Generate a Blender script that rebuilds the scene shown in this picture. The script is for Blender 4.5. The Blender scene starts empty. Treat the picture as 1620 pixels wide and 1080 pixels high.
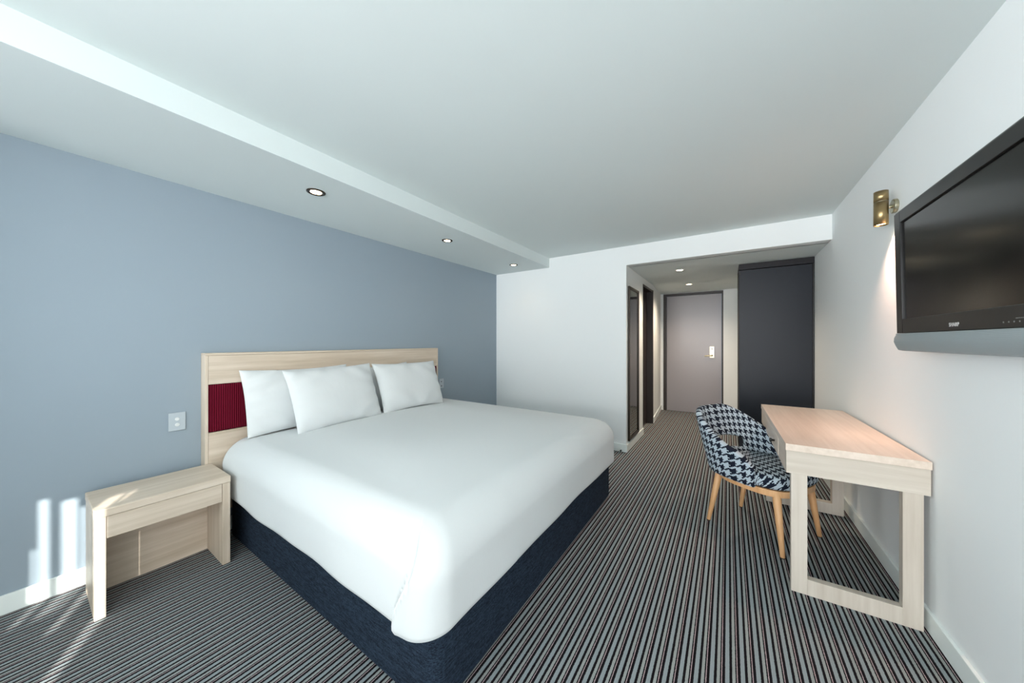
import bpy, bmesh, math, random
from mathutils import Vector, Matrix
random.seed(7)
PI = math.pi
S = bpy.context.scene
COL = S.collection

# ------------------------------------------------------------------ constants (metres)
XR, XL, YW, HC, HB, HS = .731, -2.774, 3.784, 2.325, 2.112, 2.204
XA, YD, XS, YB = -.959, 6.5, -1.928, -5.6
CH = 1.25                      # camera height

# ------------------------------------------------------------------ materials
def sl(c):
    c = c / 255.0
    return c / 12.92 if c <= .04045 else ((c + .055) / 1.055) ** 2.4
def rgb(r, g, b): return (sl(r), sl(g), sl(b), 1)

def mat(name, col, rough=.6, metal=0, spec=.5, emit=None, estr=0, coat=0):
    m = bpy.data.materials.new(name); m.use_nodes = True
    b = m.node_tree.nodes['Principled BSDF']
    b.inputs['Base Color'].default_value = col
    b.inputs['Roughness'].default_value = rough
    b.inputs['Metallic'].default_value = metal
    b.inputs['Specular IOR Level'].default_value = spec
    b.inputs['Coat Weight'].default_value = coat
    if emit:
        b.inputs['Emission Color'].default_value = emit
        b.inputs['Emission Strength'].default_value = estr
    return m
def nd(m, t, **k):
    n = m.node_tree.nodes.new(t)
    for a, v in k.items(): setattr(n, a, v)
    return n
def lk(m, a, b): m.node_tree.links.new(a, b)
def bsdf(m): return m.node_tree.nodes['Principled BSDF']
def ramp(m, stops, interp='LINEAR'):
    n = nd(m, 'ShaderNodeValToRGB'); cr = n.color_ramp; cr.interpolation = interp
    while len(cr.elements) < len(stops): cr.elements.new(.5)
    for e, (p, c) in zip(cr.elements, stops): e.position = p; e.color = c
    return n
def bump(m, src, strength, dist=.001):
    b = nd(m, 'ShaderNodeBump'); b.inputs['Strength'].default_value = strength; b.inputs['Distance'].default_value = dist
    lk(m, src, b.inputs['Height']); lk(m, b.outputs[0], bsdf(m).inputs['Normal'])
def noise(m, scale, detail=3, vec=None, rough=.5):
    n = nd(m, 'ShaderNodeTexNoise'); n.inputs['Scale'].default_value = scale; n.inputs['Detail'].default_value = detail
    n.inputs['Roughness'].default_value = rough
    if vec is not None: lk(m, vec, n.inputs['Vector'])
    return n
def coords(m, scale=(1, 1, 1), kind='Object', rot=(0, 0, 0)):
    t = nd(m, 'ShaderNodeTexCoord'); mp = nd(m, 'ShaderNodeMapping')
    mp.inputs['Scale'].default_value = scale; mp.inputs['Rotation'].default_value = rot
    lk(m, t.outputs[kind], mp.inputs[0]); return mp.outputs[0]
def math_n(m, op, a, b=None):
    n = nd(m, 'ShaderNodeMath', operation=op)
    for i, v in enumerate((a, b)):
        if v is None: continue
        if isinstance(v, (int, float)): n.inputs[i].default_value = v
        else: lk(m, v, n.inputs[i])
    return n.outputs[0]

def paint(name, col, rough=.75, spec=.3):
    m = mat(name, col, rough, spec=spec)
    n = noise(m, 260, 2, coords(m)); bump(m, n.outputs[0], .08, .0006)
    return m
def wood(name, light, dark, axis, scale=1.0, rough=.42, spec=.4):
    """grain runs along the given axis"""
    m = mat(name, light, rough, spec=spec)
    sc = [34 * scale] * 3; sc['xyz'.index(axis)] = 1.6 * scale
    v = coords(m, tuple(sc)); n = noise(m, 1.0, 6, v, .62)
    sc2 = [6.0 * scale] * 3; sc2['xyz'.index(axis)] = .7 * scale
    n2 = noise(m, 1.0, 3, coords(m, tuple(sc2)), .5)
    s = math_n(m, 'ADD', math_n(m, 'MULTIPLY', n.outputs[0], .6), math_n(m, 'MULTIPLY', n2.outputs[0], .4))
    r = ramp(m, [(.36, dark), (.62, light)]); lk(m, s, r.inputs[0]); lk(m, r.outputs[0], bsdf(m).inputs['Base Color'])
    bump(m, n.outputs[0], .05, .0006)
    return m
def fabric(name, c1, c2, scale, rough=.9, b=.5, dist=.001):
    m = mat(name, c1, rough, spec=.15)
    a = noise(m, 1, 2, coords(m, (scale, scale * .12, scale)))
    c = noise(m, 1, 2, coords(m, (scale * .12, scale * .5, scale * .9)))
    s = math_n(m, 'ADD', math_n(m, 'MULTIPLY', a.outputs[0], .5), math_n(m, 'MULTIPLY', c.outputs[0], .5))
    r = ramp(m, [(.38, c2), (.62, c1)]); lk(m, s, r.inputs[0]); lk(m, r.outputs[0], bsdf(m).inputs['Base Color'])
    bump(m, s, b, dist); return m

M = {}
M['white_wall'] = paint('white_wall_paint', (.87, .905, .91, 1))
M['ceiling'] = paint('ceiling_paint', (.74, .805, .805, 1), .9, .2)
M['blue_wall'] = paint('blue_wall_paint', (.31, .375, .43, 1), .7, .3)
M['trim'] = paint('skirting_paint', (.84, .90, .88, 1), .45, .45)
M['ash_y'] = wood('pale_ash_along_y', rgb(226, 211, 194), rgb(198, 180, 158), 'y')
M['ash_x'] = wood('pale_ash_along_x', rgb(226, 211, 194), rgb(198, 180, 158), 'x')
M['ash_z'] = wood('pale_ash_along_z', rgb(226, 211, 194), rgb(198, 180, 158), 'z')
M['desk_y'] = wood('whitewashed_oak_along_y', rgb(226, 211, 197), rgb(206, 190, 174), 'y', rough=.33, spec=.5)
M['desk_x'] = wood('whitewashed_oak_along_x', rgb(206, 197, 185), rgb(186, 175, 161), 'x')
M['desk_z'] = wood('whitewashed_oak_along_z', rgb(206, 197, 185), rgb(186, 175, 161), 'z')
M['beech'] = wood('beech', rgb(226, 178, 130), rgb(203, 152, 104), 'z', rough=.4)
M['dark'] = mat('dark_brown_paint', rgb(46, 40, 38), .4)
M['black'] = mat('black_plastic', rgb(14, 14, 16), .35)
M['brass'] = mat('antique_brass', rgb(170, 148, 108), .36, 1)
M['brass_pale'] = mat('satin_nickel', rgb(176, 172, 150), .35, 1)
M['gold'] = mat('polished_gold_brass', rgb(238, 226, 190), .3, .7)
M['bronze'] = mat('bronze_ring', rgb(60, 46, 36), .35, .6)
M['lamp'] = mat('glowing_lamp', (1, .85, .6, 1), emit=(1, .80, .52, 1), estr=14)
M['white_plastic'] = mat('white_plastic', rgb(226, 230, 230), .4)
M['grey_plastic'] = mat('grey_switch_plastic', rgb(186, 196, 203), .35)
M['foot'] = mat('dark_rubber', rgb(50, 40, 34), .7)

# carpet: stripes running along the room
m = M['carpet'] = mat('striped_carpet', (.2, .2, .2, 1), .95, spec=.1)
geo = nd(m, 'ShaderNodeNewGeometry'); sep = nd(m, 'ShaderNodeSeparateXYZ'); lk(m, geo.outputs['Position'], sep.inputs[0])
wob = noise(m, 190, 2, geo.outputs['Position'])
x = math_n(m, 'ADD', sep.outputs[0], math_n(m, 'MULTIPLY', math_n(m, 'SUBTRACT', wob.outputs[0], .5), .0035))
PER = .04872
fr = math_n(m, 'FRACT', math_n(m, 'ADD', math_n(m, 'DIVIDE', math_n(m, 'SUBTRACT', x, .0779), PER), 100.285))
G1, G2, PK, DK, DK2 = rgb(150, 159, 162), rgb(158, 162, 160), rgb(190, 168, 172), rgb(25, 22, 26), rgb(22, 20, 25)
r = ramp(m, [(0, DK), (.18, G2), (.385, DK2), (.475, PK), (.53, DK), (.72, G1)], 'CONSTANT')
# thin pink stripe centre sits at .515 of the repeat
fr2 = math_n(m, 'FRACT', math_n(m, 'ADD', fr, .23))
lk(m, fr2, r.inputs[0])
pile = noise(m, 520, 3, geo.outputs['Position'])
mx = nd(m, 'ShaderNodeMixRGB', blend_type='MULTIPLY'); mx.inputs[0].default_value = .55
pr = ramp(m, [(.3, (.45, .45, .45, 1)), (.7, (1.2, 1.2, 1.2, 1))]); lk(m, pile.outputs[0], pr.inputs[0])
lk(m, r.outputs[0], mx.inputs[1]); lk(m, pr.outputs[0], mx.inputs[2]); lk(m, mx.outputs[0], bsdf(m).inputs['Base Color'])
bump(m, pile.outputs[0], .5, .002)

# houndstooth woven from UV (1 UV unit = 1 metre)
m = M['hound'] = mat('houndstooth', (.5, .5, .5, 1), .9, spec=.15)
uv = nd(m, 'ShaderNodeTexCoord'); sp = nd(m, 'ShaderNodeSeparateXYZ'); lk(m, uv.outputs['UV'], sp.inputs[0])
CELL = .0058
ux = math_n(m, 'FLOOR', math_n(m, 'ADD', math_n(m, 'DIVIDE', sp.outputs[0], CELL), 4000)); uy = math_n(m, 'FLOOR', math_n(m, 'ADD', math_n(m, 'DIVIDE', sp.outputs[1], CELL), 4000))
warp = math_n(m, 'LESS_THAN', math_n(m, 'MODULO', ux, 8), 4)
weft = math_n(m, 'LESS_THAN', math_n(m, 'MODULO', uy, 8), 4)
tw = math_n(m, 'LESS_THAN', math_n(m, 'MODULO', math_n(m, 'ADD', ux, uy), 4), 2)
h = math_n(m, 'ADD', math_n(m, 'MULTIPLY', warp, tw), math_n(m, 'MULTIPLY', weft, math_n(m, 'SUBTRACT', 1, tw)))
mx = nd(m, 'ShaderNodeMixRGB'); mx.inputs[1].default_value = rgb(176, 190, 200); mx.inputs[2].default_value = rgb(24, 30, 44)
lk(m, h, mx.inputs[0]); lk(m, mx.outputs[0], bsdf(m).inputs['Base Color'])
nn = noise(m, 900, 2, uv.outputs['Object']); bump(m, nn.outputs[0], .4, .001)

# bedding
m = M['linen'] = mat('white_cotton', (.705, .73, .735, 1), .85, spec=.15)
v = coords(m, (1, 1, 1)); n1 = noise(m, 5, 3, v); n2 = noise(m, 1, 2, coords(m, (260, 260, 30)))
bump(m, math_n(m, 'ADD', math_n(m, 'MULTIPLY', n1.outputs[0], 3), math_n(m, 'MULTIPLY', n2.outputs[0], .3)), .25, .003)
m = M['pillow'] = mat('white_pillowcase', (.705, .73, .735, 1), .85, spec=.15)
n1 = noise(m, 7, 3, coords(m, (1, .6, 1))); bump(m, n1.outputs[0], .35, .012)
M['navy'] = fabric('navy_woven', rgb(46, 60, 76), rgb(20, 26, 36), 240, b=.4)
# ribbed red upholstery
m = M['red'] = mat('ribbed_red_fabric', rgb(96, 14, 34), .9, spec=.1)
w = nd(m, 'ShaderNodeTexWave', wave_type='BANDS', bands_direction='Y'); w.inputs['Scale'].default_value = 28
w.inputs['Distortion'].default_value = .5; lk(m, coords(m), w.inputs['Vector'])
r = ramp(m, [(.0, rgb(72, 8, 24)), (1, rgb(118, 20, 44))]); lk(m, w.outputs['Fac'], r.inputs[0]); lk(m, r.outputs[0], bsdf(m).inputs['Base Color'])
bump(m, w.outputs['Fac'], .6, .003)
M['door'] = mat('grey_door_paint', rgb(152, 149, 154), .3, spec=.6)
M['wardrobe'] = mat('charcoal_laminate', rgb(26, 32, 42), .42, spec=.32)
M['wardrobe_dk'] = mat('charcoal_laminate_header', rgb(34, 33, 38), .5, spec=.3)
M['mirror'] = mat('mirror_glass', (.34, .35, .33, 1), .03, 1)
M['mirror_frame'] = mat('dark_bronze_frame', rgb(44, 36, 28), .35, .4)
M['bezel'] = mat('tv_bezel', rgb(22, 23, 24), .33, spec=.4)
M['screen'] = mat('tv_screen', rgb(8, 8, 8), .17, spec=.3)
m = M['speaker'] = mat('silver_speaker_cloth', rgb(150, 160, 163), .5, 0)
w = nd(m, 'ShaderNodeTexWave', wave_type='BANDS', bands_direction='Z'); w.inputs['Scale'].default_value = 120
lk(m, coords(m), w.inputs['Vector']); bump(m, w.outputs['Fac'], .3, .001)
M['tv_edge'] = mat('tv_edge_grey', rgb(112, 118, 116), .4, .4)
M['logo'] = mat('logo_silver', rgb(215, 215, 215), .4)
M['dim'] = mat('dim_marks', rgb(110, 112, 112), .5)
M['blockout'] = mat('grey_blockout_curtain', (.12, .13, .14, 1), .9)
M['curtain'] = mat('white_curtain', (.8, .82, .82, 1), .9)

# ------------------------------------------------------------------ mesh helpers
def tag(o, label=None, cat=None, group=None, kind=None):
    if label: o['label'] = label
    if cat: o['category'] = cat
    if group: o['group'] = group
    if kind: o['kind'] = kind
    return o
def box(bm, x0, x1, y0, y1, z0, z1):
    vs = [bm.verts.new((x, y, z)) for x in (x0, x1) for y in (y0, y1) for z in (z0, z1)]
    for f in ((0, 1, 3, 2), (4, 6, 7, 5), (0, 4, 5, 1), (2, 3, 7, 6), (0, 2, 6, 4), (1, 5, 7, 3)):
        bm.faces.new([vs[i] for i in f])
def prism(bm, pts, z0, z1):
    a = [bm.verts.new((x, y, z0)) for x, y in pts]; b = [bm.verts.new((x, y, z1)) for x, y in pts]
    bm.faces.new(a[::-1]); bm.faces.new(b); n = len(pts)
    for i in range(n): bm.faces.new((a[i], a[(i + 1) % n], b[(i + 1) % n], b[i]))
def link(name, bm, material, parent=None, smooth=False, bevel=0, seg=2, subsurf=0, origin=None):
    bmesh.ops.recalc_face_normals(bm, faces=bm.faces)
    me = bpy.data.meshes.new(name)
    if origin is not None: bmesh.ops.translate(bm, verts=bm.verts, vec=-Vector(origin))
    bm.to_mesh(me); bm.free()
    me.materials.append(material)
    o = bpy.data.objects.new(name, me); COL.objects.link(o)
    if origin is not None: o.location = origin
    if parent: o.parent = parent
    if smooth:
        for p in me.polygons: p.use_smooth = True
    if bevel:
        md = o.modifiers.new('bevel', 'BEVEL'); md.width = bevel; md.segments = seg; md.limit_method = 'ANGLE'; md.angle_limit = math.radians(40)
        for p in me.polygons: p.use_smooth = True
        md.harden_normals = True
    if subsurf:
        md = o.modifiers.new('sub', 'SUBSURF'); md.levels = subsurf; md.render_levels = subsurf
    return o
def boxes(name, lst, material, parent=None, bevel=0, **k):
    bm = bmesh.new()
    for b in lst: box(bm, *b)
    return link(name, bm, material, parent, bevel=bevel, **k)
def empty(name, loc, rz=0):
    o = bpy.data.objects.new(name, None); COL.objects.link(o); o.location = loc; o.rotation_euler = (0, 0, rz); o.empty_display_size = .1
    return o
def lathe(bm, prof, n=32, mtx=Matrix()):
    """prof: (radius, height) pairs around z; open ends are capped when radius > 0"""
    rings = []
    for r, z in prof:
        rings.append([bm.verts.new(mtx @ Vector((r * math.cos(2 * PI * i / n), r * math.sin(2 * PI * i / n), z))) for i in range(n)])
    for a, b in zip(rings, rings[1:]):
        for i in range(n): bm.faces.new((a[i], a[(i + 1) % n], b[(i + 1) % n], b[i]))
    bm.faces.new(rings[0][::-1]); bm.faces.new(rings[-1])
def tube(bm, p0, p1, r0, r1, n=20):
    p0, p1 = Vector(p0), Vector(p1); d = p1 - p0
    q = d.to_track_quat('Z', 'Y').to_matrix().to_4x4(); L = d.length
    lathe(bm, [(r0 * .8, 0), (r0, .004), (r1, L - .003), (r1 * .8, L)], n, Matrix.Translation(p0) @ q)

# ------------------------------------------------------------------ the setting
def struct(name, lst, material, bevel=0):
    return tag(boxes(name, lst, material, bevel=bevel), kind='structure')
struct('floor', [(-2.9, .85, -5.75, 6.75, -.1, 0)], M['carpet'])
struct('ceiling', [(XS - .02, .85, -5.75, YW + .02, HC, HC + .1)], M['ceiling'])
struct('trim_1', [(-2.9, XS, -5.75, YW + .02, HS, HC + .1)], M['ceiling'])            # lowered soffit above the bed head
struct('ceiling_hall', [(-1.3, .85, YW + .1, 6.75, HB, HB + .1)], M['ceiling'])
LY0, LY1, RY0, RY1, WZ0, WZ1 = -4.6, -1.7, -3.4, -1.05, .12, 2.1
struct('wall_left', [(XL - .12, XL, LY1, YW + .12, 0, HS), (XL - .12, XL, -5.75, LY0, 0, HS), (XL - .12, XL, LY0, LY1, 0, WZ0), (XL - .12, XL, LY0, LY1, WZ1, HS)], M['blue_wall'])
struct('wall_right', [(XR, XR + .12, RY1, 6.75, 0, HC), (XR, XR + .12, -5.75, RY0, 0, HC), (XR, XR + .12, RY0, RY1, 0, WZ0), (XR, XR + .12, RY0, RY1, WZ1, HC)], M['white_wall'])
struct('wall_far', [(XL, XA, YW, YW + .12, 0, HC), (XA, XR, YW, YW + .12, HB, HC)], M['white_wall'])
struct('wall_hall_left', [(XA - .12, XA, YW + .12, 4.64, 0, HB), (XA - .12, XA, 4.64, 5.355, 2.03, HB)], M['white_wall'])
bm = bmesh.new(); prism(bm, [(XA, 5.355), (-1.034, 6.5), (-1.2, 6.5), (-1.08, 5.355)], 0, HB)
tag(link('wall_hall_side', bm, M['white_wall']), kind='structure')
struct('wall_hall_end', [(-1.2, -.985, YD, YD + .12, 0, HB), (-.985, -.066, YD, YD + .12, 2.105, HB), (-.066, .14, YD - .06, YD + .12, 0, HB), (.14, XR, YD, YD + .12, 0, HB)], M['white_wall'])
# window wall behind the camera
WX0, WX1 = -2.0, .4
struct('wall_back', [(XL, WX0, YB - .14, YB, 0, HC), (WX1, XR, YB - .14, YB, 0, HC), (WX0, WX1, YB - .14, YB, 0, WZ0), (WX0, WX1, YB - .14, YB, WZ1, HC)], M['white_wall'])
# low partition added behind the camera to shade the bed's near side
struct('added_shade_wall', [(-2.6, -.46, -1.22, -1.12, 0, 1.02)], M['white_wall'])
def window(name, axis, at, a, b):
    e = .05; t = .04; z0, z1 = WZ0 + .002, WZ1 - .002; a += .002; b -= .002
    L = [(a, a + e, z0, z1), (b - e, b, z0, z1), (a + e, b - e, z0, z0 + e), (a + e, b - e, z1 - e, z1), ((a + b) / 2 - .02, (a + b) / 2 + .02, z0 + e, z1 - e)]
    struct(name, [((at, at + t, p, q, r_, s_) if axis == 'x' else (p, q, at, at + t, r_, s_)) for p, q, r_, s_ in L], M['bezel'])
window('window_1', 'y', YB - .08, WX0, WX1)
window('window_2', 'x', XL - .08, LY0, LY1)
# skirting boards
BT, BH = .014, .088
struct('baseboard_left', [(XL, XL + BT, YB, YW, 0, BH)], M['trim'], .003)
struct('baseboard_right', [(XR - BT, XR, YB, 4.44, 0, BH)], M['trim'], .003)
struct('baseboard_far', [(XL + BT, XA, YW - BT, YW, 0, BH)], M['trim'], .003)
struct('baseboard_hall', [(XA, XA + BT, YW - BT, 4.64, 0, BH)], M['trim'], .003)
bm = bmesh.new(); prism(bm, [(XA + BT, 5.357), (-1.034 + BT, 6.5), (-1.034, 6.5), (XA, 5.357)], 0, BH)
tag(link('baseboard_hall_side', bm, M['trim'], bevel=.003), kind='structure')

# entry door
d1 = empty('door_1', (0, YD, 0)); tag(d1, kind='structure')
def dpart(name, lst, m_, p, bevel=.002):
    loc = Vector(p.location)
    return boxes(name, [(a - loc.x, b - loc.x, c - loc.y, d - loc.y, e - loc.z, f - loc.z) for a, b, c, d, e, f in lst], m_, p, bevel=bevel)
dpart('door_frame', [(-.985, -.937, YD - .012, YD + .1, 0, 2.105), (-.092, -.066, YD - .012, YD + .1, 0, 2.105), (-.937, -.092, YD - .012, YD + .1, 2.066, 2.105)], M['dark'], d1)
dpart('door_leaf', [(-.934, -.095, YD + .012, YD + .055, .006, 2.062)], M['door'], d1)
dpart('handle_plate', [(-.262, -.198, YD + .003, YD + .012, .975, 1.165)], M['gold'], d1)
bm = bmesh.new()
tube(bm, (-.228, .012, 1.012), (-.228, -.045, 1.012), .014, .014)
tube(bm, (-.218, -.045, 1.014), (-.335, -.04, 1.002), .0115, .009)
link('door_handle', bm, M['gold'], d1, smooth=True)
bm = bmesh.new(); tube(bm, (-.229, .005, 1.122), (-.229, -.002, 1.122), .01, .01); link('keyhole', bm, M['dark'], d1)
# bathroom door in the hall's side wall
d2 = empty('door_2', (XA, 5.0, 0)); tag(d2, kind='structure')
dpart('door_frame', [(-1.078, XA - .001, 4.64, 4.668, 0, 2.03), (-1.078, XA + .006, 5.327, 5.357, 0, 2.03), (-1.078, XA - .001, 4.668, 5.327, 2.0, 2.03)], M['dark'], d2)
dpart('door_leaf', [(-1.078, -1.045, 4.668, 5.327, .006, 2.0)], M['dark'], d2)

# ------------------------------------------------------------------ wardrobe
w = empty('wardrobe', (.1, 4.44, 0))
tag(w, 'tall charcoal wardrobe with one plain door, built in at the end of the right wall', 'wardrobe')
X0, X1 = 0, XR - .1
boxes('carcass', [(.0, .018, .022, .62, 0, 2.108), (X1 - .02, X1 - .002, .022, .62, 0, 2.108), (.018, X1 - .02, .6, .62, 0, 2.108), (.018, X1 - .02, .022, .6, 2.09, 2.108), (.018, X1 - .02, .022, .6, 0, .05)], M['wardrobe_dk'], w)
boxes('header_panel', [(.0, X1 - .002, -.004, .02, 2.046, 2.108)], M['wardrobe_dk'], w, .001)
boxes('door', [(.004, X1 - .018, 0, .02, .03, 2.040)], M['wardrobe'], w, .0015)
boxes('filler_strip', [(X1 - .016, X1 - .002, .002, .02, .03, 2.044)], M['black'], w)
boxes('hinge_cap', [(-.002, .014, -.006, 0, 2.0, 2.03)], M['black'], w)

# ------------------------------------------------------------------ hall mirror
mr = empty('wall_mirror', (XA, 4.09, .11))
tag(mr, 'tall narrow mirror in a dark bronze frame on the hallway side wall', 'mirror')
y0, y1, zt, fw = -.243, .243, 1.775, .028
boxes('frame', [(.001, .022, y0, y0 + fw, 0, zt), (.001, .022, y1 - fw, y1, 0, zt), (.001, .022, y0 + fw, y1 - fw, 0, fw), (.001, .022, y0 + fw, y1 - fw, zt - fw, zt)], M['mirror_frame'], mr, .002)
boxes('mirror_glass', [(.001, .010, y0 + fw, y1 - fw, fw, zt - fw)], M['mirror'], mr)

# ------------------------------------------------------------------ headboard
hb = empty('headboard', (XL, 1.6, 0))
tag(hb, 'pale ash headboard with a dark red ribbed fabric band, fixed to the blue wall', 'headboard')
HY0, HY1, HX = -.967, .975, .078
boxes('panel', [(.001, HX, HY0 + .016, HY1 - .016, .17, .679), (.001, HX, HY0 + .016, HY1 - .016, .981, 1.162)], M['ash_y'], hb, .0015)
boxes('edge_strip', [(.001, HX + .002, HY0, HY0 + .0155, .17, 1.162)], M['ash_z'], hb, .0015)
boxes('edge_strip', [(.001, HX + .002, HY1 - .0155, HY1, .17, 1.162)], M['ash_z'], hb, .0015)
boxes('top_rail', [(.001, HX + .002, HY0, HY1, 1.163, 1.177)], M['ash_y'], hb, .0015)
boxes('fabric_band', [(.001, HX - .004, HY0 + .017, HY1 - .017, .681, .979)], M['red'], hb, .006)

# ------------------------------------------------------------------ bed
bed = empty('bed', (-1.74, 1.703, 0))
tag(bed, 'wide bed base in navy woven fabric with mattress, standing against the headboard', 'bed')
bx0, bx1, by0, by1 = -.945, .943, -.953, .953
def rrect(x0, x1, y0, y1, r, n=8):
    pts = []
    for cx, cy, a0 in ((x1 - r, y0 + r, -90), (x1 - r, y1 - r, 0), (x0 + r, y1 - r, 90), (x0 + r, y0 + r, 180)):
        for i in range(n + 1):
            a = math.radians(a0 + 90 * i / n); pts.append((cx + r * math.cos(a), cy + r * math.sin(a)))
    return pts
bm = bmesh.new(); prism(bm, rrect(bx0, bx1, by0, by1, .055), .012, .33)
link('base', bm, M['navy'], bed, bevel=.012, seg=3)
bm = bmesh.new(); prism(bm, rrect(bx0, bx1, by0, by1, .08), .331, .60)
link('mattress', bm, M['linen'], bed, bevel=.03, seg=3)

# bedspread, draped over mattress and down the three open sides
bm = bmesh.new()
BX0, BX1, BY0, BY1 = -2.690, -.757, .690, 2.676
def outline():
    """(kind, t) samples walking near side -> foot -> far side -> head; returns function inset -> points"""
    seq = []
    def side(n0, n1, dense_a, dense_b, n):
        for i in range(n):
            t = i / n
            if dense_a and dense_b: t = .5 - .5 * math.cos(PI * t)
            elif dense_b: t = 1 - (1 - t) ** 2.2
            elif dense_a: t = 1 - math.cos(PI / 2 * t)
            seq.append(('s', n0, n1, t))
    NC = 44
    side(3, 0, False, True, 420)
    for i in range(NC): seq.append(('c', 0, 0, i / NC))
    side(0, 1, True, True, 150)
    for i in range(NC): seq.append(('c', 1, 1, i / NC))
    side(1, 2, True, False, 90)
    for i in range(14): seq.append(('c', 2, 2, i / 14))
    side(2, 3, False, False, 60)
    for i in range(14): seq.append(('c', 3, 3, i / 14))
    return seq
SEQ = outline()
def ring(D, r):
    x0, x1, y0, y1 = BX0 + D * .6, BX1 - D, BY0 + D, BY1 - D
    r = min(r, (y1 - y0) * .46, (x1 - x0) * .46)
    C = ((x1 - r, y0 + r, -90), (x1 - r, y1 - r, 0), (x0 + r, y1 - r, 90), (x0 + r, y0 + r, 180))
    out = []
    for k, a, b, t in SEQ:
        if k == 'c':
            cx, cy, a0 = C[a]; g = math.radians(a0 + 90 * t); n = (math.cos(g), math.sin(g)); out.append((cx + r * n[0], cy + r * n[1], n))
        else:
            ca, cb = C[a], C[b]; g = math.radians(cb[2]); n = (math.cos(g), math.sin(g))
            pa = (ca[0] + r * n[0], ca[1] + r * n[1]); pb = (cb[0] + r * n[0], cb[1] + r * n[1])
            out.append((pa[0] + (pb[0] - pa[0]) * t, pa[1] + (pb[1] - pa[1]) * t, n))
    return out
def sm(x): x = max(0, min(1, x)); return x * x * (3 - 2 * x)
prof = []      # (inset, z)
prof += [(.024, .312), (.012, .300), (.004, .306)]
prof += [(.014 * (1 - (z - .32) / .17) ** 2 * .0 + .002, z) for z in (.32, .34, .36, .38, .40, .42, .44, .46)]
for i in range(1, 17):
    a = PI / 2 * i / 16; prof.append((.15 * (1 - math.cos(a)), .475 + .160 * math.sin(a)))
for i in range(1, 15):
    D = .15 + .62 * i / 14; prof.append((D, .635 + .028 * sm(i / 9)))
rings = []
for k, (D, z) in enumerate(prof):
    pts = ring(D, max(.105 - .5 * D, .03) if D <= .15 else .03 + (D - .15) * .95)
    # arc position relative to the two foot corners
    row = []
    for j, (px, py, n) in enumerate(pts):
        zz, off = z, 0.0
        side_w = (1 - sm((D - .06) / .10)) * sm((.635 - z) / .06)
        lowness = sm((.62 - z) / .30)
        # near-foot corner: position measured along the outline from the corner's middle
        for cy, sg in ((BY0, 1), (BY1, -1)):
            if abs(py - cy) < .5 and px > BX1 - .7:
                s = (px - (BX1 - .04)) if abs(py - cy) < .10 and px < BX1 - .04 else 0
                s = -(BX1 - .03 - px) + abs(py - cy)          # <0 on the long side, >0 on the foot side
                s0 = -.02 - .115 * lowness ** 1.2
                q = s - s0
                if q > 0:
                    off += side_w * (.016 * sm(q / .005) * math.exp(-q / .22) + .004 * math.exp(-(q / .02) ** 2))
                    if z < .40: zz -= .016 * sm(q / .02) * math.exp(-q / .16) * (1 - (z - .30) / .10)
                else:
                    off -= side_w * .020 * math.exp(-((q + .004) / .006) ** 2)
        # gentle slack in the drop
        if z < .47:
            u = px * 3.1 + py * 2.3
            amp = .0035 * sm((.47 - z) / .15)
            off += amp * (math.sin(u * 2.3) + .6 * math.sin(u * 5.1 + 1))
            zz += .004 * math.sin(px * 4.2 + 1) * math.sin(py * 3.3) if z < .36 else 0
        if abs(py - BY0) < .25 and z < .45: zz += .016 * max(0, (BX1 - .3 - px) / 1.6) * (1 - sm((z - .3) / .15))
        row.append(bm.verts.new((px + n[0] * off, py + n[1] * off, zz)))
    rings.append(row)
N = len(SEQ)
for a, b in zip(rings, rings[1:]):
    for i in range(N): bm.faces.new((a[i], a[(i + 1) % N], b[(i + 1) % N], b[i]))
last = rings[-1]; cv = bm.verts.new((sum(v.co.x for v in last) / N, sum(v.co.y for v in last) / N, .663))
for i in range(N): bm.faces.new((last[i], last[(i + 1) % N], cv))
o = link('bedspread', bm, M['linen'], smooth=True, origin=(-1.74, 1.68, .3))
tag(o, 'smooth white cotton bedspread drawn over the whole bed with tucked foot corners', 'bedspread')

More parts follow.
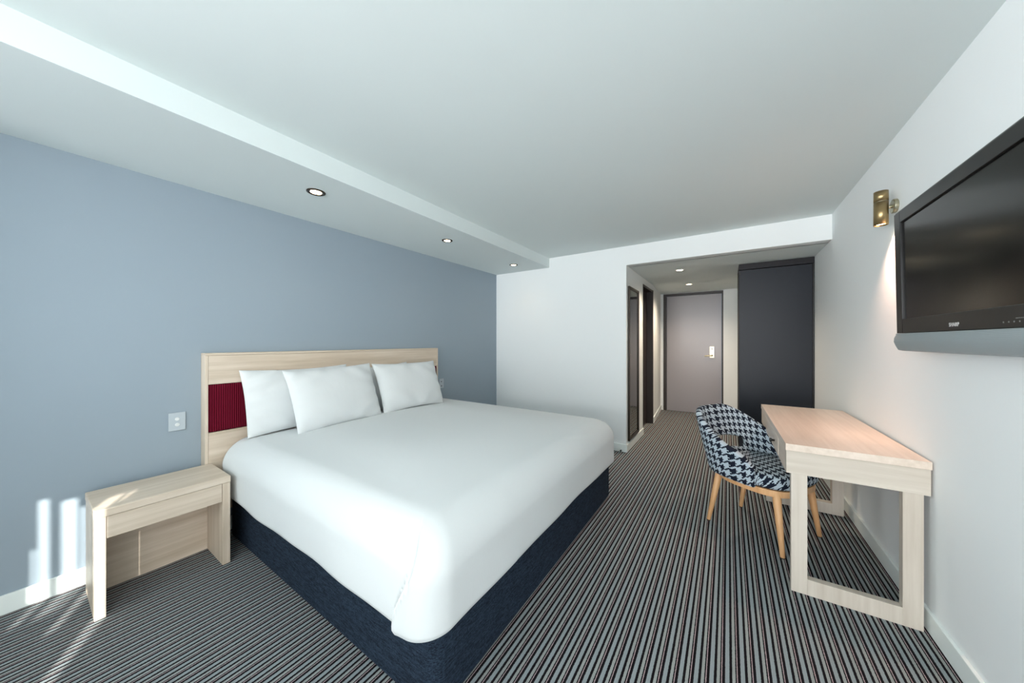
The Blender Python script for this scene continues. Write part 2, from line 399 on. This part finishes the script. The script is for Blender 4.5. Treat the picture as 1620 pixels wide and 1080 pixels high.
# ------------------------------------------------------------------ pillows
def pillow_mesh(name, W, H, T, seed):
    rnd = random.Random(seed); ph = [rnd.uniform(0, 6.28) for _ in range(8)]
    bm = bmesh.new(); nu, nv = 56, 44
    def P(u, v, s):
        au, av = abs(u), abs(v)
        e = (max(0, 1 - au ** 3.0) ** .55) * (max(0, 1 - av ** 3.0) ** .55)
        x = W / 2 * u * (1 - .05 * (1 - v * v)) * (1 - .035 * max(0, -v) ** 1.5)
        y = H / 2 * v * (1 - .07 * (1 - u * u) ** 1.0)
        wr = .004 * math.sin(9 * u + 3 * v + ph[0]) * (av ** 2) + .0035 * math.sin(13 * v - 5 * u + ph[1]) * (au ** 3) + .003 * math.sin(16 * u * v + ph[2])
        t = T / 2 * e * (1 + .10 * math.sin(2.2 * u + ph[3]) * .5 - .10 * v) + wr * min(1, e * 3)
        return Vector((x, y, s * max(t, .0025) + .006 * math.sin(3 * u + ph[4]) * (av ** 3)))
    g = {}
    for s in (1, -1):
        for i in range(nu + 1):
            for j in range(nv + 1):
                u, v = -1 + 2 * i / nu, -1 + 2 * j / nv
                u, v = math.sin(u * PI / 2) * .6 + u * .4, math.sin(v * PI / 2) * .6 + v * .4
                g[s, i, j] = bm.verts.new(P(u, v, s))
        for i in range(nu):
            for j in range(nv):
                bm.faces.new((g[s, i, j], g[s, i + 1, j], g[s, i + 1, j + 1], g[s, i, j + 1]))
    per = [(i, 0) for i in range(nu)] + [(nu, j) for j in range(nv)] + [(i, nv) for i in range(nu, 0, -1)] + [(0, j) for j in range(nv, 0, -1)]
    for k in range(len(per)):
        a, b = per[k], per[(k + 1) % len(per)]
        bm.faces.new((g[1, a[0], a[1]], g[1, b[0], b[1]], g[-1, b[0], b[1]], g[-1, a[0], a[1]]))
    return link(name, bm, M['pillow'], smooth=True)
def put_pillow(label, W, H, T, cx, cy, cz, tilt, yaw=0, roll=0, seed=1):
    o = pillow_mesh('pillow', W, H, T, seed)
    # local x -> +Y (width), local y -> up, local z -> +X (front face)
    base = Matrix(((0, 0, 1), (1, 0, 0), (0, 1, 0)))
    R = Matrix.Rotation(math.radians(yaw), 3, 'Z') @ Matrix.Rotation(-math.radians(tilt), 3, 'Y') @ Matrix.Rotation(math.radians(roll), 3, 'X') @ base
    o.matrix_world = Matrix.Translation((cx, cy, cz)) @ R.to_4x4()
    return tag(o, label, 'pillow', 'pillows against the headboard')
put_pillow('white pillow propped on the headboard over the red band, at the nightstand side', .71, .44, .13, -2.59, 1.14, .848, 14, 0, 0, 3)
put_pillow('white pillow leaning on the headboard, almost hidden behind the one furthest from the nightstand', .62, .42, .13, -2.59, 1.80, .835, 14, 0, 2.0, 5)
put_pillow('plump white pillow in front, covering the inner half of the nightstand-side pillow', .65, .45, .15, -2.425, 1.31, .852, 22, 1, 1.5, 8)
put_pillow('white pillow in front, beside the far socket, furthest from the nightstand', .68, .44, .14, -2.425, 1.985, .855, 22, -1, -.5, 13)

# ------------------------------------------------------------------ nightstand
ns = empty('nightstand', (-2.555, .4225, 0))
tag(ns, 'pale ash nightstand with one shallow drawer and an open lower space, beside the bed', 'nightstand')
ny = .2405; fx = .204; bxx = -.135
boxes('top', [(bxx - .004, fx, -ny, ny, .455, .491)], M['ash_y'], ns, .004, seg=3)
boxes('side_panel', [(bxx, fx - .003, -ny + .002, -ny + .036, 0, .4545)], M['ash_z'], ns, .0015)
boxes('side_panel', [(bxx, fx - .003, ny - .036, ny - .002, 0, .4545)], M['ash_z'], ns, .0015)
boxes('back_panel', [(-.085, -.067, -ny + .0365, ny - .0365, .0, .4545)], M['ash_y'], ns)
boxes('drawer', [(-.06, fx - .006, -ny + .0375, ny - .0375, .354, .4535)], M['ash_y'], ns, .0012)

# ------------------------------------------------------------------ desk
dk = empty('desk', (.729, 2.13, 0), .013)
tag(dk, 'long whitewashed oak desk on two rectangular loop legs, against the right wall', 'desk')
L0, L1, D0 = .013, 1.245, -.487
boxes('top', [(D0, -.004, L0, L1, .702, .736)], M['desk_y'], dk, .0015)
boxes('end_panel', [(D0 + .003, -.007, L0 + .003, L0 + .035, .589, .7015)], M['desk_x'], dk, .0012)
boxes('end_panel', [(D0 + .003, -.007, L1 - .035, L1 - .003, .589, .7015)], M['desk_x'], dk, .0012)
boxes('front_rail', [(D0 + .003, D0 + .022, L0 + .036, L0 + .27, .589, .7015)], M['desk_y'], dk, .0008)
boxes('front_rail', [(D0 + .003, D0 + .022, L1 - .27, L1 - .036, .589, .7015)], M['desk_y'], dk, .0008)
boxes('back_rail', [(-.03, -.012, L0 + .036, L1 - .036, .589, .7015)], M['desk_y'], dk)
dr = boxes('drawer', [(D0 + .001, D0 + .30, L0 + .275, L1 - .275, .593, .698)], M['desk_y'], dk, .0015)
bm = bmesh.new(); lathe(bm, [(.006, 0), (.006, .012), (.012, .016), (.013, .022), (.009, .026)], 20, Matrix.Translation((D0 + .001, .43, .645)) @ Matrix.Rotation(-PI / 2, 4, 'Y'))
link('knob', bm, M['black'], dr, smooth=True)
def loop_leg(y0, y1):
    bm = bmesh.new(); a, b = D0 + .022, -.026
    box(bm, a, a + .062, y0, y1, 0, .5885); box(bm, b - .062, b, y0, y1, 0, .5885); box(bm, a + .062, b - .062, y0, y1, 0, .078)
    return link('leg_frame', bm, M['desk_z'], dk, bevel=.0012)
loop_leg(L0 + .006, L0 + .042); loop_leg(1.115, 1.165)

# ------------------------------------------------------------------ houndstooth chair
ch = empty('tub_chair', (.18, 2.737, 0), math.atan2(-.536, .844))
tag(ch, 'black and white houndstooth tub chair on splayed beech legs, tucked at the desk', 'chair')
def shell_pt(th, z):
    w = max(0, (z - .36) / .40)
    ax = .235 + .085 * w ** .9; ay = .245 + .05 * w ** .8
    c, s = math.cos(th), math.sin(th)
    x = -ax * math.copysign(abs(c) ** .74, c); y = ay * math.copysign(abs(s) ** .74, s)
    if c < 0: x *= 1.0
    return Vector((x - .012 - .02 * w, y, z))
def rim(th):
    a = abs(math.degrees(th)); t = max(0, min(1, (a - 14) / 108))
    return .768 - .338 * (t ** 1.55)
bm = bmesh.new(); uvl = bm.loops.layers.uv.new('uv')
NT, NZ = 56, 16; TH = math.radians(112)
grid, uvs = [], []
for i in range(NT + 1):
    th = -TH + 2 * TH * i / NT; col = []; cu = []
    zb, zr = .362, rim(th)
    zh0 = min(.45, zb + (zr - zb) * .6); zh1 = .525
    for j in range(NZ + 1):
        t = j / NZ; z = zb + (zr - zb) * t
        p = shell_pt(th, z); col.append(bm.verts.new(p)); cu.append((th * .285, p.z))
    grid.append(col); uvs.append(cu)
for i in range(NT):
    for j in range(NZ):
        thc = abs(-TH + 2 * TH * (i + .5) / NT); zc = (grid[i][j].co.z + grid[i + 1][j + 1].co.z) / 2
        e = (math.degrees(thc) / 46) ** 2.2 + (abs(zc - .495) / .05) ** 2.2
        if e < 1: continue
        f = bm.faces.new((grid[i][j], grid[i + 1][j], grid[i + 1][j + 1], grid[i][j + 1]))
        for lp, (a, b) in zip(f.loops, ((i, j), (i + 1, j), (i + 1, j + 1), (i, j + 1))): lp[uvl].uv = uvs[a][b]
bm.normal_update()
o = link('backrest', bm, M['hound'], ch, smooth=True)
md = o.modifiers.new('solid', 'SOLIDIFY'); md.thickness = .042; md.offset = 0
md = o.modifiers.new('sub', 'SUBSURF'); md.levels = 2; md.render_levels = 2
# seat cushion
bm = bmesh.new(); uvl = bm.loops.layers.uv.new('uv')
def seat_outline(n=64):
    pts = []
    for i in range(n):
        a = 2 * PI * i / n; c, s = math.cos(a), math.sin(a)
        e = .62 if c > 0 else .85
        x = (.262 if c > 0 else .225) * math.copysign(abs(c) ** e, c); y = (.252) * math.copysign(abs(s) ** e, s)
        pts.append((x, y))
    return pts
so = seat_outline(); rings = []
for sc, z in ((.0, .368), (.5, .368), (.9, .368), (.975, .374), (1.0, .392), (1.0, .412), (.985, .432), (.95, .446), (.85, .454), (.6, .460), (.3, .462), (.0, .463)):
    if sc == 0: rings.append([bm.verts.new((0, 0, z))])
    else: rings.append([bm.verts.new((x * sc, y * sc, z)) for x, y in so])
n = len(so)
for a, b in zip(rings, rings[1:]):
    for i in range(n):
        k = (i + 1) % n
        if len(a) == 1: bm.faces.new((a[0], b[k], b[i]))
        elif len(b) == 1: bm.faces.new((a[i], a[k], b[0]))
        else: bm.faces.new((a[i], a[k], b[k], b[i]))
for f in bm.faces:
    for lp in f.loops: lp[uvl].uv = (lp.vert.co.y + .1, lp.vert.co.x * 1.0 - (lp.vert.co.z - .46) * (1 if lp.vert.co.x > .1 else 0))
link('seat', bm, M['hound'], ch, smooth=True, subsurf=1)
# beech seat frame: flat ring under the cushion
bm = bmesh.new(); ro, ri = [(x * .95, y * .95) for x, y in so], [(x * .84, y * .84) for x, y in so]
q = [[bm.verts.new((x, y, z)) for x, y in pts] for pts, z in ((ro, .328), (ro, .366), (ri, .366), (ri, .328))]
for a in range(4):
    for i in range(n): bm.faces.new((q[a][i], q[a][(i + 1) % n], q[(a + 1) % 4][(i + 1) % n], q[(a + 1) % 4][i]))
link('seat_frame', bm, M['beech'], ch, bevel=.003)
for (fx_, fy_), (tx, ty) in (((.234, -.215), (.182, -.178)), ((.211, .243), (.182, .178)), ((-.212, -.215), (-.168, -.160)), ((-.235, .184), (-.168, .150))):
    bm = bmesh.new(); tube(bm, (tx, ty, .362), (fx_, fy_, .004), .023, .0125, 24)
    lg = link('leg', bm, M['beech'], ch, smooth=True)
    bm = bmesh.new(); lathe(bm, [(.011, 0), (.012, .001), (.012, .005), (.011, .006)], 20, Matrix.Translation((fx_, fy_, 0))); link('foot_pad', bm, M['foot'], lg)

# ------------------------------------------------------------------ television
tv = empty('television', (XR, 1.73, 1.21))
tag(tv, 'flat black television with a silver speaker bar, hung on the right wall', 'television')
tv.rotation_euler = (0, math.radians(-1.0), 0)
TX = -.076; ty0, ty1 = -.54, .522
zt, zs = .628, .078
boxes('back_housing', [(-.062, -.018, ty0 + .03, ty1 - .03, .05, zt - .03)], M['black'], tv, .008)
boxes('wall_bracket', [(-.02, -.001, -.2, .2, .16, .44)], M['black'], tv)
iy0, iy1, iz0, iz1 = ty0 + .06, ty1 - .058, .142, zt - .052
bm = bmesh.new()
box(bm, TX, -.05, ty0, iy0, zs + .001, zt); box(bm, TX, -.05, iy1, ty1, zs + .001, zt); box(bm, TX, -.05, iy0, iy1, iz1, zt); box(bm, TX, -.05, iy0, iy1, zs + .001, iz0)
link('bezel', bm, M['bezel'], tv, bevel=.0025)
boxes('screen', [(TX + .008, -.052, iy0, iy1, iz0, iz1)], M['screen'], tv)
boxes('edge_trim', [(TX + .004, -.046, ty0 + .002, ty1 - .002, zt + .0005, zt + .006)], M['tv_edge'], tv, .001)
bm = bmesh.new()
pf = [(-.05, 0), (-.058, -.002), (TX + .004, .002), (TX - .004, .020), (TX - .010, .040), (TX - .008, .058), (TX - .003, .070), (TX - .002, zs), (-.05, zs)]
a = [bm.verts.new((x, ty0 - .004, z)) for x, z in pf]; b = [bm.verts.new((x, ty1 + .004, z)) for x, z in pf]
bm.faces.new(a); bm.faces.new(b[::-1])
for i in range(len(pf)): bm.faces.new((a[i], a[(i + 1) % len(pf)], b[(i + 1) % len(pf)], b[i]))
link('speaker_bar', bm, M['speaker'], tv, bevel=.002)
cu = bpy.data.curves.new('logo', 'FONT'); cu.body = 'SHARP'; cu.size = .019; cu.align_x = 'CENTER'; cu.extrude = .0004; cu.space_character = 1.1
to = bpy.data.objects.new('t', cu); COL.objects.link(to); bpy.context.view_layer.update()
me = bpy.data.meshes.new_from_object(to); bpy.data.objects.remove(to)
me.materials.clear(); me.materials.append(M['logo'])
lo = bpy.data.objects.new('logo', me); COL.objects.link(lo); lo.parent = tv
lo.matrix_local = Matrix(((0, 0, -1, TX - .0006), (-1, 0, 0, .06), (0, 1, 0, .094), (0, 0, 0, 1)))
bm = bmesh.new()
for k in range(6): box(bm, TX - .0006, TX + .001, -.185 - k * .021, -.181 - k * .021, .094, .098)
for k in range(5): box(bm, TX - .0006, TX + .001, -.262 + k * .0065, -.258 + k * .0065, .104, .1065)
link('control_marks', bm, M['dim'], tv)

# ------------------------------------------------------------------ wall lamp
wl = empty('wall_lamp', (XR, 2.52, 1.956))
tag(wl, 'brass cylinder wall lamp shining down beside the television', 'wall lamp')
LX = -.056
RY = Matrix.Rotation(-PI / 2, 4, 'Y')
bm = bmesh.new(); lathe(bm, [(.034, 0), (.036, .002), (.036, .014), (.033, .017)], 40, RY); link('wall_plate', bm, M['brass_pale'], wl, smooth=False, bevel=.001)
bm = bmesh.new(); tube(bm, (-.014, 0, 0), (LX + .02, 0, 0), .009, .009); link('arm', bm, M['brass_pale'], wl, smooth=True)
def tubewall(z0, z1, r, t, name, m_, n=48):
    bm = bmesh.new(); pr_ = [(r, z0), (r, z1), (r - t, z1), (r - t, z0)]
    rg = [[bm.verts.new((LX + a * math.cos(2 * PI * i / n), a * math.sin(2 * PI * i / n), z)) for i in range(n)] for a, z in pr_]
    for a in range(4):
        for i in range(n): bm.faces.new((rg[a][i], rg[a][(i + 1) % n], rg[(a + 1) % 4][(i + 1) % n], rg[(a + 1) % 4][i]))
    o = link(name, bm, m_, wl)
    for p in o.data.polygons: p.use_smooth = abs(p.normal.z) < .5
    return o
tubewall(-.091, .030, .0275, .002, 'shade', M['brass'])
tubewall(.032, .086, .0275, .002, 'upper_shade', M['brass'])
bm = bmesh.new(); lathe(bm, [(.0262, 0), (.0262, .004)], 40, Matrix.Translation((LX, 0, .082))); link('cap', bm, M['brass'], wl)
bm = bmesh.new(); lathe(bm, [(.0252, 0), (.0252, .004)], 40, Matrix.Translation((LX, 0, -.082))); link('bulb', bm, M['lamp'], wl)
bm = bmesh.new(); lathe(bm, [(.0268, 0), (.0268, .0035)], 40, Matrix.Translation((LX, 0, .0295))); link('band', bm, M['brass_pale'], wl)

# ------------------------------------------------------------------ ceiling downlights
def downlight(x, y, z, label, group, dark=True, r=.05):
    t = empty('downlight', (x, y, z)); tag(t, label, 'ceiling light', group)
    bm = bmesh.new(); n = 40; pr_ = [(r, -.0005), (r, -.003), (r * .9, -.006), (r * .62, -.004), (r * .60, -.0005)]
    rg = [[bm.verts.new((a * math.cos(2 * PI * i / n), a * math.sin(2 * PI * i / n), q_)) for i in range(n)] for a, q_ in pr_]
    for a in range(len(pr_)):
        for i in range(n): bm.faces.new((rg[a][i], rg[a][(i + 1) % n], rg[(a + 1) % len(pr_)][(i + 1) % n], rg[(a + 1) % len(pr_)][i]))
    link('ring', bm, M['bronze'] if dark else M['white_plastic'], t, smooth=True)
    bm = bmesh.new(); lathe(bm, [(r * .6, -.0028), (r * .6, -.0008)], 32); link('lamp', bm, M['lamp'], t)
    return t
g = 'bronze downlights in the lowered ceiling over the bed'
downlight(-2.193, 1.046, HS, 'bronze-rimmed round downlight above the nightstand end of the headboard', g, r=.054)
downlight(-2.212, 2.232, HS, 'bronze-rimmed round downlight above the middle of the bed', g)
downlight(-2.227, 3.398, HS, 'bronze-rimmed round downlight close to the white far wall', g)
g = 'white downlights in the hallway ceiling'
downlight(-.487, 4.40, HB, 'white round downlight at the start of the hallway ceiling', g, False, .055)
downlight(-.491, 5.56, HB, 'white round downlight in front of the grey entry door', g, False, .055)

# ------------------------------------------------------------------ switches and small things
sw = empty('light_switch', (XL, .525, .768)); tag(sw, 'square grey switch plate with two round buttons, above the nightstand', 'light switch')
boxes('plate', [(.0005, .009, -.037, .037, -.054, .054)], M['grey_plastic'], sw, .003)
for z in (.016, -.018):
    bm = bmesh.new(); lathe(bm, [(.010, 0), (.010, .0035), (.007, .005)], 24, Matrix.Translation((.009, .0, z)) @ Matrix.Rotation(PI / 2, 4, 'Y')); link('button', bm, M['white_plastic'], sw, smooth=False)
s2 = empty('power_socket', (XL, 2.70, .765)); tag(s2, 'small grey socket plate on the blue wall past the far end of the headboard', 'power socket')
boxes('plate', [(.0005, .009, -.035, .035, -.055, .055)], M['grey_plastic'], s2, .003)
boxes('slot', [(.009, .0105, -.012, .002, .016, .026)], M['black'], s2)
boxes('slot', [(.009, .0105, -.01, .004, -.034, -.024)], M['black'], s2)
bm = bmesh.new(); lathe(bm, [(.008, 0), (.009, .002), (.009, .022), (.006, .026)], 20, Matrix.Translation((-1.012, YW - BT, .016)) @ Matrix.Rotation(PI / 2, 4, 'X'))
o = link('door_stop', bm, M['black'], smooth=True); tag(o, 'tiny black stop on the white skirting by the hallway corner', 'door stop')

# ------------------------------------------------------------------ unseen side curtain: gaps shape the sun strips, dark grey cuts bounced light
TAN, xc = .40, XR + .04
slits = []
for gx, w_, (l0, z0), (l1, z1) in ((-1.900, .022, (.98, 0), (.98, .25)), (-1.844, .055, (.845, 0), (1.04, .50)), (-1.694, .095, (1.01, 0), (1.21, .45)), (-1.608, .030, (1.10, 0), (1.30, .40)),
    (-1.485, .070, (1.05, 0), (1.36, .0)), (-1.178, .096, (.83, 0), (1.5, .49)), (-1.078, .030, (1.5, .49), (1.62, .49))):
    DL = (xc - gx) / .894
    slits.append((-.4 - .447 * DL, w_ * .5, z0 + TAN * (l0 + DL), z1 + TAN * (l1 + DL)))
bm = bmesh.new()
xs = sorted([RY0 - .0] + [s[0] - s[1] / 2 for s in slits] + [s[0] + s[1] / 2 for s in slits] + [RY1 + .0])
for a, b in zip(xs, xs[1:]):
    c_ = (a + b) / 2; hit = [s for s in slits if s[0] - s[1] / 2 < c_ < s[0] + s[1] / 2]
    if hit:
        box(bm, xc, xc + .003, a, b, WZ0, hit[0][2]); box(bm, xc, xc + .003, a, b, min(hit[0][3], WZ1 - .01), WZ1)
    else: box(bm, xc, xc + .003, a, b, WZ0, WZ1)
o = link('curtain', bm, M['blockout']); tag(o, 'unseen dark grey curtain across the side window, with narrow gaps shaping the sun', 'curtain')

# drawn curtain hanging beside the blue wall, just outside the picture
bm = bmesh.new(); rows = []
for z in (.02, 2.19):
    rows.append([bm.verts.new((XL + .03 + .22 * i / 120, -.50 + .05 * math.sin(i * .55), z)) for i in range(121)])
for i in range(120): bm.faces.new((rows[0][i], rows[0][i + 1], rows[1][i + 1], rows[1][i]))
o = link('curtain', bm, M['curtain'], smooth=True); md = o.modifiers.new('s', 'SOLIDIFY'); md.thickness = .003
tag(o, 'pleated white curtain drawn back against the blue wall, behind the nightstand end of the room', 'curtain')

# ------------------------------------------------------------------ light
W = bpy.data.worlds.new('World'); S.world = W; W.use_nodes = True
W.node_tree.nodes['Background'].inputs[0].default_value = (.6, .75, .95, 1); W.node_tree.nodes['Background'].inputs[1].default_value = .6
def area(name, loc, rot, sx, sy, power, col):
    l = bpy.data.lights.new(name, 'AREA'); l.shape = 'RECTANGLE'; l.size = sx; l.size_y = sy; l.energy = power; l.color = col
    o = bpy.data.objects.new(name, l); COL.objects.link(o); o.location = loc; o.rotation_euler = rot; return o
# daylight of the window
area('window_daylight', ((WX0 + WX1) / 2, YB + .03, 1.1), (PI / 2, 0, 0), 2.4, 1.9, 205, (1.0, .99, .985))
area('window_daylight', (XL + .03, (LY0 + LY1) / 2, 1.0), (0, -PI / 2, 0), 1.7, 2.8, 300, (1.0, .99, .985)).data.spread = math.radians(150)
area('side_window_daylight', (XR - .02, -1.52, 1.1), (0, PI / 2, 0), 1.8, .9, 26, (1.0, .99, .97))
sun = bpy.data.lights.new('sun', 'SUN'); sun.energy = 9; sun.angle = math.radians(.35); sun.color = (1, .97, .9)
so_ = bpy.data.objects.new('sun', sun); COL.objects.link(so_)
dvec = Vector((-.894, .447, -TAN)).normalized(); so_.rotation_euler = dvec.to_track_quat('-Z', 'Y').to_euler()
def spot(name, loc, power, angle, blend, col, r=.02, rot=(0, 0, 0)):
    l = bpy.data.lights.new(name, 'SPOT'); l.energy = power; l.spot_size = math.radians(angle); l.spot_blend = blend; l.color = col; l.shadow_soft_size = r
    o = bpy.data.objects.new(name, l); COL.objects.link(o); o.location = loc; o.rotation_euler = rot; return o
for x_, y_ in ((-2.193, 1.046), (-2.212, 2.232), (-2.227, 3.398)): spot('downlight_beam', (x_, y_, HS - .012), 2, 130, .9, (1, .8, .58))
for x_, y_ in ((-.487, 4.40), (-.491, 5.56)): spot('hall_downlight_beam', (x_, y_, HB - .012), 52, 145, .9, (1, .80, .60))
spot('wall_lamp_beam', (XR + LX, 2.52, 1.956 - .084), 36, 105, .9, (1, .60, .44), .02)

# ------------------------------------------------------------------ camera
cam = bpy.data.cameras.new('camera'); cam.sensor_width = 36; cam.lens = 516.24 / 1620 * 36; cam.clip_start = .02
co = bpy.data.objects.new('camera', cam); COL.objects.link(co)
co.location = (0, 0, CH); co.rotation_euler = (PI / 2, 0, .584978)
S.camera = co
bpy.context.view_layer.update()
S.view_settings.view_transform = 'Standard'; S.view_settings.look = 'None'; S.view_settings.gamma = 1; S.view_settings.use_curve_mapping = False
S.view_settings.exposure = 0.34
S.cycles.use_denoising = True
S.cycles.max_bounces = 10; S.cycles.diffuse_bounces = 6
